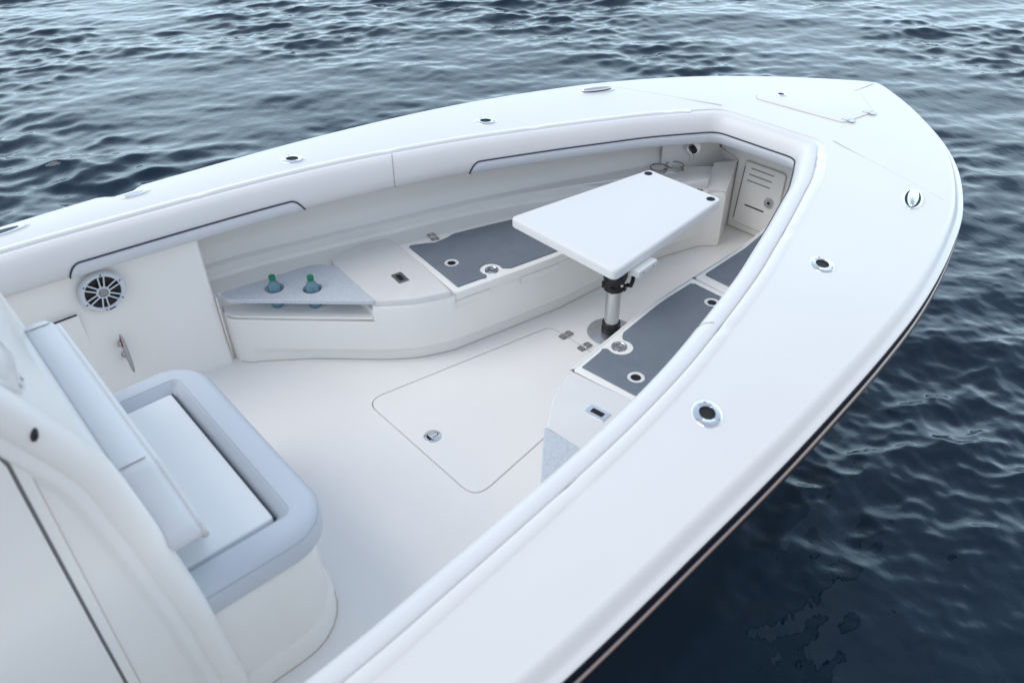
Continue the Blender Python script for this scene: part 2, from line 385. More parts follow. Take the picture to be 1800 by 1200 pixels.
fix(grid('transom', [[(-3.4, y, z) for y in (-1.36, 0, 1.36)] for z in (.8, -.95)], GEL, boat))
# ---------------------------------------------------------------- cockpit coaming
def sweep_in(name, prof, m, a=0, b=None, parent=None, **k):
    b = b or 2*NH-1; rows = []
    for d, dz in prof:
        Q = inner(d)[a:b]; rows.append([(p[0], p[1], zd(p[0])+dz) for p in Q])
    return fix(grid(name, rows, m, parent or boat, **k))
sweep_in('coaming_edge', [(0, 0), (0, -.004), (.012, -.006), (.03, -.008)], GEL)
ROLL_P = [(.028, -.012), (.031, -.004), (.038, .0005), (.05, .0025), (.066, .0005), (.085, -.010), (.10, -.032), (.110, -.06), (.115, -.088), (.112, -.112), (.102, -.132), (.084, -.147), (.05, -.152), (0., -.152)]
ROLL_C = catmull(ROLL_P, 5)
sweep_in('coaming_bolster', [tuple(p) for p in ROLL_C], VINYL, smooth=70)
HI = inner(.06)
def idx_at(x, side):
    half = inner(.06, False); i = int(np.argmin(abs(half[:MN, 0]-x))); return i if side > 0 else 2*NH-2-i
RIDGE = [(-.016, -.001), (-.011, .003), (-.004, .006), (.004, .0072), (.018, .0072), (.0235, .005), (.026, -.008)]
BRK = [-2.3, -1.39, -.56, .16, .86]
def ridge(a, b):
    rows = []; base = inner(0)[a:b]
    dip = [1-.55*max(math.exp(-((p[0]-x)/.028)**4) for x in BRK) for p in base]
    for d, dz in RIDGE:
        Q = inner(max(d, 0))[a:b]
        if d < 0: Q = offset(Q, d)
        rows.append([(p[0], p[1], zd(p[0])+dz*k*np.clip(min(j, len(Q)-1-j)/3, .1, 1)) for j, (p, k) in enumerate(zip(Q, dip))])
    return fix(grid('coaming_trim', rows, GEL, boat, smooth=70))
ridge(0, MN-4); ridge(2*NH-1-MN+4, 2*NH-1)
# lower pads with dark piping
RC = np.array(ROLL_C); RL = np.r_[0, np.cumsum(np.linalg.norm(np.diff(RC, axis=0), axis=1))]
def rollp(s, off):
    p = np.array([np.interp(s, RL, RC[:, 0]), np.interp(s, RL, RC[:, 1])]); q = np.array([np.interp(s+.004, RL, RC[:, 0]), np.interp(s+.004, RL, RC[:, 1])])
    t = (q-p)/max(1e-9, np.linalg.norm(q-p)); return p+np.array([-t[1], t[0]])*off*1.0
S_TOP = float(np.interp(-.082, -(-RC[:, 1][20:][::1]) if False else RC[20:, 1][::-1], RL[20:][::-1])); S_BOT = float(RL[list(np.round(RC[:, 0], 3)).index(.05) if .05 in np.round(RC[:, 0], 3)[40:] else -6])
S_BOT = float(np.interp(.07, RC[::-1, 0][:20], RL[::-1][:20]))
def inner_pt(cache, d, i):
    key = round(d, 4)
    if key not in cache: cache[key] = inner(d)
    k = int(i); f = i-k; C_ = cache[key]
    return C_[k]*(1-f)+C_[min(k+1, len(C_)-1)]*f
CACHE = {}
def coaming_pad(a, b):
    base = inner(.11); L0 = np.r_[0, np.cumsum(np.linalg.norm(np.diff(base[a:b+1], axis=0), axis=1))]
    e_ = .055*(1-np.cos(np.linspace(0, PI/2, 12))); L = np.r_[e_, np.linspace(e_[-1], L0[-1]-e_[-1], 3*(b-a)//2)[1:-1], (L0[-1]-e_)[::-1]]
    ids = np.interp(L, L0, np.arange(a, b+1))
    rows = []; pip = []
    rr = .055
    for k, i in enumerate(ids):
        e = min(L[k], L[-1]-L[k]); drop = (S_BOT-S_TOP)*(1-math.sqrt(max(0, 1-(1-min(1, e/rr))**2)))*.97
        st = S_TOP+drop; r = []
        for j in range(8):
            s = st+(S_BOT-st)*j/7; off = .0055*(1-(0.0 if j else .9)); d, dz = rollp(s, off)
            p = inner_pt(CACHE, d, i); r.append((p[0], p[1], zd(p[0])+dz))
        rows.append(r); d, dz = rollp(st, .003); p = inner_pt(CACHE, d, i); pip.append((p[0], p[1], zd(p[0])+dz))
    o = fix(grid('coaming_pad', rows, PADV, boat, smooth=70)); pc = tube('piping', pip, .0038, PIPING, o, n=8)
    return o
A1 = (idx_at(-1.95, 1), idx_at(-.99, 1)); A2 = (idx_at(-.2, 1), idx_at(-.2, -1)); A3 = (idx_at(-.99, -1), idx_at(-1.95, -1))
for a, b in (A1, A2, A3): coaming_pad(a, b)
for x in (-.575,):
    for s_ in (1, -1):
        i = idx_at(x, s_); pts = []
        for s in np.linspace(.03, S_BOT, 24):
            d, dz = rollp(s, .0005); p = inner_pt(CACHE, d, i); pts.append((p[0], p[1], zd(p[0])+dz))
        fix(tube('bolster_seam', pts, .0016, SEAM, boat, n=6))
# ---------------------------------------------------------------- sole with its hatch opening
HATCH = rounded([(-1.165, .380), (-1.165, -.380), (-.18, -.232), (-.18, .232)], [.075, .075, .06, .06], 7)
def shrink(P, d):
    P = np.asarray(P); ar = .5*sum(P[i-1][0]*P[i][1]-P[i][0]*P[i-1][1] for i in range(len(P)))
    Q = P[::-1] if ar > 0 else P
    return offset(np.vstack([Q[-1:], Q, Q[:1]]), d)[1:-1]
sole_poly = [(-3.4, -1.10), (-1.4, -1.10), (-.4, -1.05), (1.34, -.5), (1.34, .5), (-.4, 1.05), (-1.4, 1.10), (-3.4, 1.10)]
sole = fix(plate('sole', sole_poly, -.03, 0, SOLE, boat, holes=[HATCH], smooth=30))
gut = fix(plate('hatch_gutter', shrink(HATCH, -.02), -.035, -.012, CAULK, boat, smooth=30))
dh = empty('deck_hatch', parent=boat); fix(dh)
def part(o): return o
lid = plate('lid', shrink(HATCH, .0055), -.0115, .0015, SOLE, dh, bevel=.003)
def latch(parent, x, y, z, r=.034, rot=0, m=STEEL):
    e = lathe('latch', [(0, .0015), (r*.80, .0015), (r*.84, .0035), (r*.95, .0035), (r, .0005), (r, -.006)], m, parent, loc=(x, y, z), rot=(0, 0, rot))
    return e
def hinge(parent, x, y, z, rot=0, s=1.):
    """leaf hinge lying flat: two rounded leaves, knuckle and four screw heads in one mesh"""
    bm = bmesh.new()
    def addbox(cx, cy, sx, sy, sz, zc):
        r = bmesh.ops.create_cube(bm, size=1); bmesh.ops.scale(bm, vec=(sx*s, sy*s, sz), verts=r['verts']); bmesh.ops.translate(bm, vec=(cx*s, cy*s, zc), verts=r['verts'])
        ed = list({e for v in r['verts'] for e in v.link_edges if abs((e.verts[0].co-e.verts[1].co).z) > sz*.5})
        bmesh.ops.bevel(bm, geom=ed, offset=.006*s, segments=2, affect='EDGES')
    addbox(-.022, 0, .036, .044, .003, .0015); addbox(.022, 0, .036, .044, .003, .0015)
    r = bmesh.ops.create_cone(bm, segments=10, radius1=.004*s, radius2=.004*s, depth=.04*s, cap_ends=True)
    bmesh.ops.rotate(bm, matrix=Matrix.Rotation(PI/2, 3, 'X'), verts=r['verts']); bmesh.ops.translate(bm, vec=(0, 0, .003), verts=r['verts'])
    for sx_ in (-.03, -.015, .015, .03):
        for sy_ in (-.012, .012):
            r = bmesh.ops.create_circle(bm, segments=8, radius=.0034*s, cap_ends=True); bmesh.ops.translate(bm, vec=(sx_*s, sy_*s, .0034), verts=r['verts'])
            for f in {f for v in r['verts'] for f in v.link_faces}: f.material_index = 1
    me = bpy.data.meshes.new('hinge'); bm.to_mesh(me); bm.free()
    o = finish('hinge', me, STEEL_H, parent, loc=(x, y, z), rot=(0, 0, rot)); me.materials.append(PIPING)
    return o
lt = lathe('latch', [(.037, -.001), (.037, .002), (.035, .003), (.0, .003)], STEEL, dh, loc=(-1.08, .003, .001))
def flat(name, pts, z0, z1, m, parent, **k): return plate(name, pts, z0, z1, m, parent, **k)
# T-shaped lift handle and its dark finger recess on the latch face
ca, sa = math.cos(R(-12)), math.sin(R(-12))
def tr(P, x, y, a): 
    c_, s_ = math.cos(a), math.sin(a); return [(x+p[0]*c_-p[1]*s_, y+p[0]*s_+p[1]*c_) for p in P]
HND = [(-.012, -.018), (-.005, -.018), (-.005, -.008), (.016, -.008), (.023, -.004), (.023, .004), (.016, .008), (-.005, .008), (-.005, .018), (-.012, .018)]
HA = R(-2)
flat('latch_recess', tr([(p[0]*1.22-.0005, p[1]*1.2) for p in HND], -1.08, .003, HA), .0035, .0043, HOLE, dh)
flat('latch_handle', tr(HND, -1.08, .003, HA), .0040, .0056, STEEL, dh)
flat('latch_recess', tr([(-.024, -.014), (-.012, -.016), (-.012, .016), (-.024, .012)], -1.08, .003, HA), .0035, .0046, HOLE, dh)
for y in (.125, 0, -.125): hinge(dh, -.18, y, .0015, 0, .95)
# ---------------------------------------------------------------- inner liner walls
BACK = catmull([(-1.44, 1.232), (-1.2, 1.195), (-.98, 1.14), (-.56, 1.03), (-.19, .935), (.11, .84), (.41, .735), (.7, .625), (.9, .545), (1.0, .495)], 6)
def side_walls(s):
    def mir(rows): return [[(p[0], p[1]*s, p[2]) for p in r] for r in rows]
    # aft wall with its angled facet
    aft = [(-3.4, 1.125), (-2.6, 1.12), (-1.76, 1.121), (-1.755, 1.120), (-1.485, 1.048), (-1.470, 1.049), (-1.460, 1.058), (-1.456, 1.09), (-1.45, 1.25)]
    fix(grid('side_wall', mir([[(x, min(y, 1.095 if z < .3 else 2)-.018*max(0, 1-z/.12)+.012*max(0, z-.05), z) for x, y in aft] for z in (0, .06, .12, .2, .45, .70)]), LINER, boat, smooth=12))
    # hull side behind the bench
    prof = [(-.004, .32), (-.002, .334), (.004, .345), (-.002, .372), (-.004, .384), (.004, .393), (.014, .397), (.022, .404), (.045, .48), (.07, .58), (.09, .70)]
    wid = lambda x: .075*np.clip((x+.1)/1.0, 0, 1)
    rows = []
    for o_, z in prof:
        r = []
        for p, q in zip(BACK, offset(BACK, -1.0)-BACK):
            oo = o_-wid(p[0])*(1 if z < .396 else 0)
            r.append((p[0]+q[0]*oo, min(p[1]+q[1]*oo, 1.32), z))
        rows.append(r)
    fix(grid('hull_side', mir(rows), LINER, boat, smooth=40))
    # diagonal forward corner
    d0 = (.985, .50); d1 = (1.305, .265)
    V = [(d0[0]-.03, d0[1]+.03, .0), (d0[0]-.03, d0[1]+.03, .70), (d0[0], d0[1], .70), (d0[0], d0[1], 0), (d1[0], d1[1]+.13, .70), (d1[0], d1[1]+.13, .45), (d1[0], d1[1], .41), (d1[0], d1[1], 0)]
    V = [(p[0], p[1]*s, p[2]) for p in V]
    fix(pdata('corner_panel', V, [(0, 1, 2, 3), (2, 4, 5, 3), (5, 6, 7, 3)], LINER, boat, smooth=60))
    fc = [(1.058, .152, 0), (1.304, .267, 0), (1.304, .267, .405), (1.072, .160, .327), (1.02, .262, .327), (1.20, .345, .400)]
    fix(pdata('corner_panel', [(p[0], p[1]*s, p[2]) for p in fc], [(0, 1, 2, 3), (3, 2, 5, 4)], LINER, boat, smooth=0))
    # raised forward ledge that carries the rings
    led = rounded([(.42, .70), (.74, .375), (.80, .345), (1.03, .255), (1.2, .34), (.96, .53)], [.02, .05, .03, .01, .01, .01], 4)
    fix(plate('ledge', [(p[0], p[1]*s) for p in led], .32, .386, LINER, boat, bevel=.012))
for s in (1, -1): side_walls(s)
# bulkhead under the foredeck with its locker door
bk = [(1.31, -.265), (1.31, .265)]
V = [(1.308, -.262, 0), (1.308, .262, 0), (1.308, .262, .41), (1.308, .39, .45), (1.308, .39, .715), (1.308, -.39, .715), (1.308, -.39, .45), (1.308, -.262, .41)]
fix(pdata('bulkhead', V, [tuple(range(8))], LINER, boat))
seam_pts = [(1.305, .262, .003), (1.305, .262, .41), (1.305, .385, .45), (1.305, .385, .66)]
fix(tube('bulkhead_seam', seam_pts, .0025, CAULK, boat, n=6)); fix(tube('bulkhead_seam', [(x, -y, z) for x, y, z in seam_pts], .0025, CAULK, boat, n=6))
fix(tube('bulkhead_seam', [(1.304, -.26, .003), (1.304, .26, .003)], .003, CAULK, boat, n=6))
door = empty('bulkhead_door', (1.305, 0, 0), boat); fix(door)
def yz_plate(name, poly, x0, x1, m, parent, bevel=0, **k):
    """outline in (y, z), thickness along -x"""
    o = plate(name, [(p[0], p[1]) for p in poly], 0, x1, m, parent, bevel=bevel, **k)
    o.matrix_local = Matrix(((0, 0, -1, -x0), (1, 0, 0, 0), (0, 1, 0, 0), (0, 0, 0, 1))); return o
dpoly = rounded([(-.045, .045), (.228, .045), (.206, .425), (-.045, .425)], .02, 4)
yz_plate('gasket', shrink(dpoly, -.005), 0, .003, CAULK, door)
yz_plate('panel', dpoly, 0, .008, LINER, door, bevel=.003)
for zc, y0, y1 in ((.395, .165, .02), (.357, .172, .025), (.32, .178, .03)):
    yz_plate('vent_slot', rounded([(y1, zc-.0035), (y0, zc-.0035), (y0, zc+.0035), (y1, zc+.0035)], .003, 2), .008, .0012, SEAM, door)
yz_plate('pull_slot', rounded([(.04, .168), (.165, .168), (.165, .176), (.04, .176)], .003, 2), .008, .0014, HOLE, door)
yz_plate('hinge_gap', [(.2205, .07), (.2245, .07), (.207, .395), (.203, .395)], .008, .001, PIPING, door)
lk = lathe('latch', [(0, .006), (.012, .006), (.013, .003), (.02, .003), (.022, .008), (.029, .008), (.032, 0)], STEEL, door, loc=(-.008, .018, .235), rot=(0, -PI/2, 0))
lathe('key_slot', [(0, .0075), (.008, .0072), (.0095, .006)], BLACK, door, loc=(-.008, .018, .235), rot=(0, -PI/2, 0), n=14)
# shore plug on the diagonal panel
pl = empty('shore_plug', (1.085, .418, .497), boat, 'small chrome socket with a black plug and wire loop'); fix(pl)
pl.rotation_euler = (0, 0, math.atan2(-.235, .32)); PX = (PI/2, 0, 0)
lathe('flange', [(0, .002), (.026, .004), (.038, .004), (.040, 0)], STEEL, pl, rot=PX, loc=(0, -.003, 0))
lathe('knob', [(0, .034), (.012, .034), (.017, .03), (.018, .006), (.02, .0)], BLACK, pl, rot=PX, loc=(-.006, -.006, -.002), n=14)
tube('wire_loop', [(-.012+.012*math.sin(a), -.02, -.045-.03*math.cos(a)) for a in np.linspace(.5, 5.8, 16)], .0014, STEEL_B, pl, n=6)
# folding drink rings on the port ledge
dr = empty('ring_holder', (0, 0, 0), boat, 'pair of stainless wire drink rings on the forward ledge'); fix(dr)
for (x, y) in ((.895, .497), (.985, .455)):
    tube('ring', [(x+.047*math.cos(a), y+.047*math.sin(a), .415) for a in np.linspace(0, 2*PI, 33)[:-1]], .0036, STEEL_D, dr, n=8, closed=True)
    tube('ring', [(x+.043*math.cos(a), y+.043*math.sin(a), .398) for a in np.linspace(3.4, 6.1, 17)], .0024, STEEL_D, dr, n=6)
for (x, y) in ((.985+.028, .455-.038), (.895-.03, .497-.036), (.94, .476)):
    tube('foot', [(x, y, .415), (x, y, .391), (x+.003, y-.003, .3875)], .0028, STEEL_D, dr, n=6)
    lathe('foot_pad', [(0, .003), (.006, .002), (.007, 0)], STEEL_D, dr, loc=(x, y, .3862), n=10)

# ---------------------------------------------------------------- benches
def bench(s):
    nm = 'port' if s > 0 else 'starboard'
    b = empty('bench', (0, 0, 0), boat, 'cream moulded bench with speckled tray along the far side' if s > 0 else 'cream moulded bench along the near side, half hidden by the gunwale'); fix(b)
    mi = lambda P: [(p[0], p[1]*s) for p in P]
    fr0 = np.vstack([[(-1.44, 1.16), (-1.44, 1.03)], catmull([(-1.435, 1.005), (-1.415, .975), (-1.38, .94)], 3), [(-1.2, .765)], [(-.97, .545)],
                     catmull([(-.90, .487), (-.82, .432), (-.74, .396), (-.66, .366)], 4), [(-.35, .32), (-.04, .278), (.35, .268), (.74, .25), (.97, .215)], catmull([(1.0, .20), (1.035, .17), (1.06, .15)], 3), [(1.30, .268)]])
    def loft(F, prof, name, m=LINER):
        rows = []
        for o_, z, k_ in prof:
            Q = offset(F, -o_)
            if k_:
                w = np.array([min(1, max(0, (p[0]+1.40)/.09))*min(1, max(.0, (1.0-p[0])/.3)) for p in F])[:, None]; Q = F+(Q-F)*w
            rows.append([(p[0], p[1]*s, z) for p in Q])
        return grid(name, rows, m, b, smooth=40)
    iA = next(i for i, p in enumerate(fr0) if abs(p[0]+.97) < 1e-6)
    loft(fr0, [(.038, 0, 1), (.036, .05, 1), (.03, .062, 1), (.004, .082, 1), (0, .092, 0), (0, .262, 0)], 'bench_front')
    # shelf of the niche under the tray
    niche = [tuple(p) for p in fr0[1:iA+1]]+[(-.93, .62), (-.90, .93), (-.94, .985), (-1.43, 1.10)]
    plate('niche_shelf', mi(niche), .245, .2625, LINER, b, bevel=.006)
    # niche back and side
    nb = np.vstack([[(-1.432, 1.09)], catmull([(-1.36, 1.055), (-1.05, .985), (-.97, .955), (-.945, .90)], 4), [(-.955, .70), (-.966, .552)]])
    grid('niche_wall', [[(p[0], p[1]*s, z) for p in nb] for z in (.26, .336)], LINER, b, smooth=50)
    # upper body
    up1 = fr0[iA:]
    loft(up1, [(0, .262, 0), (0, .308, 0), (.004, .320, 0), (.012, .326, 0)], 'bench_front')
    top = [tuple(p) for p in offset(up1, -.011)[:-1]][:-1]+[(1.06, .17), (1.20, .34), (1.0, .50)]+[tuple(p) for p in BACK[::-1][3:]]+[(-1.435, 1.10)]+[tuple(p) for p in nb[1:]]
    plate('bench_top', mi(top), .300, .3265, LINER, b)
    # raised module lid beside the tray
    mod = [tuple(p) for p in offset(fr0, -.004)[iA:iA+17] if p[0] < -.672]
    mod = rounded(mod+[(-.665, .372), (-.625, .62), (-.60, .955), (-.70, 1.0), (-.90, .99), (-.93, .93), (-.952, .70)], [.006]*(len(mod))+[.03, .3, .03, .1, .03, .06, .1], 4)
    ml = plate('module_lid', mi(mod), .326, .356, GEL, b, bevel=.009)
    # tray
    tray = rounded([(-1.432, .985), (-.955, .527), (-.925, .90), (-1.0, .99), (-1.435, 1.055)], [.02, .012, .07, .09, .02], 6)
    holes = [circle((-1.234, .925), .043, 28), circle((-1.110, .808), .043, 28)]
    plate('tray', mi(tray), .337, .356, SPECK, b, holes=[mi(h) for h in holes], bevel=.004, label='speckled pale blue tray with two cup holes')
    # flush pull in module lid
    pu = empty('flush_pull', (-.772, .612*s, .3562), b); pu.rotation_euler = (0, 0, R(-8)*s)
    pl_ = lambda w, h, r: rounded([(-w, -h), (w, -h), (w, h), (-w, h)], r, 3)
    plate('frame', pl_(.026, .043, .006), 0, .003, STEEL_B if s > 0 else STEEL, pu, holes=[pl_(.012, .026, .004)], bevel=.001)
    plate('finger_recess', pl_(.0118, .0258, .004), .0, .0008, HOLE, pu)
    # lids
    for (x0, x1, which) in ((-.652, .214, 0), (.224, .985, 1)):
        fy = lambda x: float(np.interp(x, [-.66, -.35, -.04, .35, .74, .985], [.366, .32, .278, .268, .25, .208]))+.004
        by = lambda x: float(np.interp(x, BACK[:, 0], BACK[:, 1]))-.16-.06*np.clip((x-.2)/.6, 0, 1)
        xs = np.linspace(x0, x1, 7)
        if which == 0: backaft = (-.60, by(-.6)); L = [(x, fy(x)) for x in xs]+[(x, by(x)) for x in xs[::-1][:-1]]+[backaft]
        else: L = [(x, fy(x)) for x in xs[:-1]]+[(.985, .225), (.93, .33), (.78, .355), (.70, .40), (.45, .62)]+[(x0, by(x0))]
        if which == 1: L = [(x, fy(x)) for x in np.linspace(x0, .97, 5)]+[(1.0, .215), (.985, .27), (.80, .345), (.74, .375), (.45, .60), (x0, by(x0))]
        rr_ = [.02]+[0]*(len(L)-2)+[.02]
        lid_e = empty('storage_lid', (0, 0, 0), b)
        lid_e.parent = boat; fix(lid_e)
        plate('lid', mi(rounded(L, rr_, 4)), .3275, .346, LINER, lid_e, bevel=.005)
        # soft grey pad with cut-outs
        if which == 0:
            lx, ly = -.413, fy(-.413)+.058; P = []
            def frontpath(xa, xb, n): return [(x, fy(x)+.022) for x in np.linspace(xa, xb, n)]
            P += frontpath(-.618, lx-.082, 4)
            yb_ = fy(lx)+.022
            P += [(lx-.062, yb_+.004), (lx-.05, yb_+.016)]
            for a in np.linspace(R(205), R(-25), 15): P.append((lx+.052*math.cos(a), ly+.008+.052*math.sin(a)))
            P += [(lx+.05, yb_+.012), (lx+.062, yb_), ]
            P += frontpath(lx+.082, .165, 7)
            P += [(.178, fy(.17)+.04), (.178, by(.17)-.05)]
            P += [(x, by(x)-.036) for x in np.linspace(.15, -.33, 6)]
            hx = -.425
            P += [(hx+.07, by(hx+.07)-.045), (hx+.045, by(hx)-.068), (hx-.03, by(hx)-.066), (hx-.06, by(hx)-.045), (-.555, by(-.55)-.04), (-.572, by(-.57)-.05)]
            hl = [circle((-.511, .567), .035, 24), circle((.115, .455), .035, 24)]
            plate('pad', mi(P), .346, .3515, GREYPAD, lid_e, holes=[mi(h) for h in hl], bevel=.0015, label='grey foam pad with keyhole cut-out')
            for (cx, cy_) in ((-.511, .567), (.115, .455)):
                lathe('cup_hole', [(.035, 0), (.034, .003), (.021, .003), (.019, -.001)], GEL, lid_e, loc=(cx, cy_*s, .3462))
                lathe('cup_hole_bore', [(0, .0015), (.0195, .0015)], HOLE, lid_e, loc=(cx, cy_*s, .3462))
            lathe('latch', [(0, .002), (.010, .002), (.011, .0035), (.018, .0035), (.019, .002), (.024, .002), (.026, .004), (.031, .004), (.033, 0)], STEEL, lid_e, loc=(lx, (ly+.002)*s, .3462))
            lathe('latch_ring', [(.013, .0042), (.0135, .0028), (.0165, .0028), (.017, .0042)], BLACK, lid_e, loc=(lx, (ly+.002)*s, .3462))
            hinge(lid_e, -.425, (by(-.425)-.012)*s, .3462, R(90-14)*s, 1.0)
        else:
            P = [(.275, fy(.28)+.022), (.60, fy(.6)+.022), (.955, fy(.955)+.018), (.966, .235), (.955, .262), (.79, .325), (.72, .36), (.44, .575), (.29, by(.28)-.036), (.272, by(.27)-.05)]
            plate('pad', mi(rounded(P, .012, 3)), .346, .3515, GREYPAD, lid_e, bevel=.0015, label='grey foam pad tapering towards the bow')
    # grab recess under the lid edge
    if True:
        rc = []
        for (xa, xb) in ((-.50, -.35), (-.07, .08)):
            pts = [(x, np.interp(x, fr0[iA:, 0], fr0[iA:, 1])) for x in np.linspace(xa, xb, 6)]
            rows = [[(p[0], (p[1]+o_)*s, z) for p in pts] for o_, z in ((-.0015, .302), (-.003, .285), (-.0025, .272), (-.001, .262))]
            pass
        for (xa, xb) in ((-.652, -.475), (-.305, -.085), (.10, .97)):
            xs = [x for x in fr0[iA:, 0] if xa < x < xb]; xs = [xa]+xs+[xb]
            F = np.array([(x, float(np.interp(x, fr0[iA:, 0], fr0[iA:, 1]))) for x in xs])
            loft(resample(F, max(6, len(F))), [(.001, .256, 0), (-.005, .266, 0), (-.0065, .292, 0), (-.004, .2985, 0), (.003, .300, 0)], 'front_rim')
        for (xa, xb) in ((-.650, .213), (.225, .975)):
            xs = [x for x in fr0[iA:, 0] if xa < x < xb]; xs = [xa]+xs+[xb]
            F = np.array([(x, float(np.interp(x, fr0[iA:, 0], fr0[iA:, 1]))) for x in xs])
            loft(resample(F, max(6, len(F))), [(.002, .3055, 0), (-.007, .3065, 0), (-.0085, .312, 0), (-.008, .335, 0), (-.004, .3435, 0), (.006, .3465, 0)], 'lid_lip')
        pts = [(x, (np.interp(x, fr0[iA:, 0], fr0[iA:, 1])-.0005)*s, .3035) for x in np.linspace(-.655, .96, 24)]
        tube('lid_gap', pts, .0014, CAULK, b, n=6)
    ft = [(p[0], p[1]*s, .002) for p in (fr0+(offset(fr0, -.037)-fr0)*np.array([min(1, max(0, (q[0]+1.40)/.09))*min(1, max(0, (1.0-q[0])/.3)) for q in fr0])[:, None])[2:-1]]
    tube('sole_seam', ft, .0022, CAULK, b, n=6)
for s in (1, -1): bench(s)
fix(box('end_filler', .016, .17, .335, LINER, boat, bev=.003, loc=(-1.4485, 1.137, .1685)))
fix(tube('end_seam', [(-1.448, 1.05, z) for z in np.linspace(.0,   .335, 6)], .003, CAULK, boat, n=6))

# ---------------------------------------------------------------- side-wall fittings (port)
sp_ = empty('loudspeaker', (-1.866, 1.104, .535), boat, 'round marine loudspeaker with six paired spokes'); fix(sp_); sp_.rotation_euler = (PI/2, 0, R(-1))
lathe('outer_ring', [(.068, .010), (.070, .014), (.076, .017), (.082, .016), (.087, .010), (.089, 0)], SPK, sp_, n=48)
lathe('cone', [(0, -.002), (.02, -.002), (.05, .004), (.070, .010)], CONE, sp_, n=40)
lathe('dust_cap', [(0, .021), (.010, .020), (.017, .017), (.0185, .014)], GREYC, sp_, n=24)
lathe('hub_ring', [(.0185, .016), (.020, .019), (.024, .019), (.027, .012)], SPK, sp_, n=24)
for k in range(6):
    a = R(60*k+22)
    for t in (-1, 1):
        P = [(.022, t*.007), (.072, t*.0115), ]
        pts = [Vector((x*math.cos(a)-y*math.sin(a), x*math.sin(a)+y*math.cos(a), .0145)) for x, y in P]
        tube('spoke', pts, .0032, SPK, sp_, n=6)
    lathe('screw', [(0, .002), (.003, .0018), (.0036, 0)], PIPING, sp_, loc=(.078*math.cos(a), .078*math.sin(a), .0165), n=10)
box('badge', .026, .007, .002, PIPING, sp_, bev=.001, loc=(.012, -.0785, .0170), rot=(0, 0, R(8)))
# vertical wall cleat
wc = empty('wall_cleat', (-1.873, 1.095, .25), boat, 'slim polished cleat mounted upright on the side wall'); fix(wc)
tube('horn', [(0, -.044, z) for z in np.linspace(-.098, .098, 13)], [.004, .0068, .008, .0088, .0094, .0098, .010, .0098, .0094, .0088, .008, .0068, .004], STEEL_C, wc, n=12)
for z in (-.028, .028): lathe('post', [(.007, .044), (.008, .012), (.015, .003), (.016, 0)], STEEL_C, wc, loc=(0, 0, z), rot=(PI/2, 0, 0), n=14)
box('red_reflection_strip', .006, .003, .045, RED, wc, bev=.001, loc=(-.006, -.049, .062), rot=(0, 0, R(-30)))  # thin box painting a red reflection onto the horn
# rod-locker door in the side wall
ld = empty('locker_door', (-2.23, 1.1105, 0), boat); fix(ld)
box('panel', .50, .005, .245, LINER, ld, bev=.003, loc=(0, 0, .347))
for z, xx in ((.4725, .245), (.2215, .23)): box('gap', .49, .006, .004, HOLE, ld, bev=0, loc=(xx-.245, -.0036, z))

# ---------------------------------------------------------------- deck fittings
def rod_holder(x, y, ang):
    z = zk(x, y)+.0003
    e = empty('rod_holder', (x, y, z), boat); fix(e); e.rotation_euler = (0, 0, ang)
    prof = [(.50, .0038), (.52, .0048), (.80, .0040), (.95, .0025), (1.0, .0002), (1.0, -.004)]
    n = 40; rows = []
    for r, zz in prof:
        rows.append([((.057*r)*math.cos(2*PI*j/n), (.043*r)*math.sin(2*PI*j/n), zz) for j in range(n)])
    rows[0] = [(.029*math.cos(2*PI*j/n)*.93, .029*math.sin(2*PI*j/n)*.82, .0035) for j in range(n)]
    grid('flange', rows, STEEL, e, closed_v=True, smooth=50)
    lathe('bore', [(.0275, .0042), (.0262, .0032), (.0255, .0012), (0, .0006)], HOLE, e, sy=.86)
    for a in (R(0), R(125), R(235)):
        lathe('screw', [(0, .0012), (.0014, .0012), (.002, .0022), (.0042, .0016), (.005, 0)], STEEL_B, e, loc=(.044*math.cos(a), .034*math.sin(a), .0036), n=12)
    return e
for x, y in ((.018, .925), (-.935, 1.138)):
    rod_holder(x, y, R(-45)); rod_holder(x, -y, R(45))
def pop_cleat(x, y, ang, L=.105, W=.042):
    e = empty('pop_up_cleat', (x, y, zk(x, y)), boat); fix(e); e.rotation_euler = (0, 0, ang)
    def leaf(L, W, n=28): return [(L*math.cos(t), W*math.sin(t)*abs(math.sin(t))**.12) for t in np.linspace(0, 2*PI, n+1)[:-1]]
    plate('base', leaf(L, W), -.002, .006, STEEL, e, bevel=.004)
    plate('recess', leaf(L*.86, W*.74), .0060, .0066, HOLE, e)
    rows = []
    for k, (f, z) in enumerate(((1, .006), (1, .012), (.9, .017), (.6, .021), (.25, .0225))): rows.append([(p[0], p[1], z) for p in leaf(L*.84*f, W*.52*f)])
    o = grid('horn', rows, STEEL, e, closed_v=True, smooth=60); 
    plate('horn_cap', leaf(L*.84*.25, W*.52*.25), .022, .0226, STEEL, e)
    return e
pop_cleat(.80, .905, R(-38)+R(14)); pop_cleat(.80, -.882, R(22))
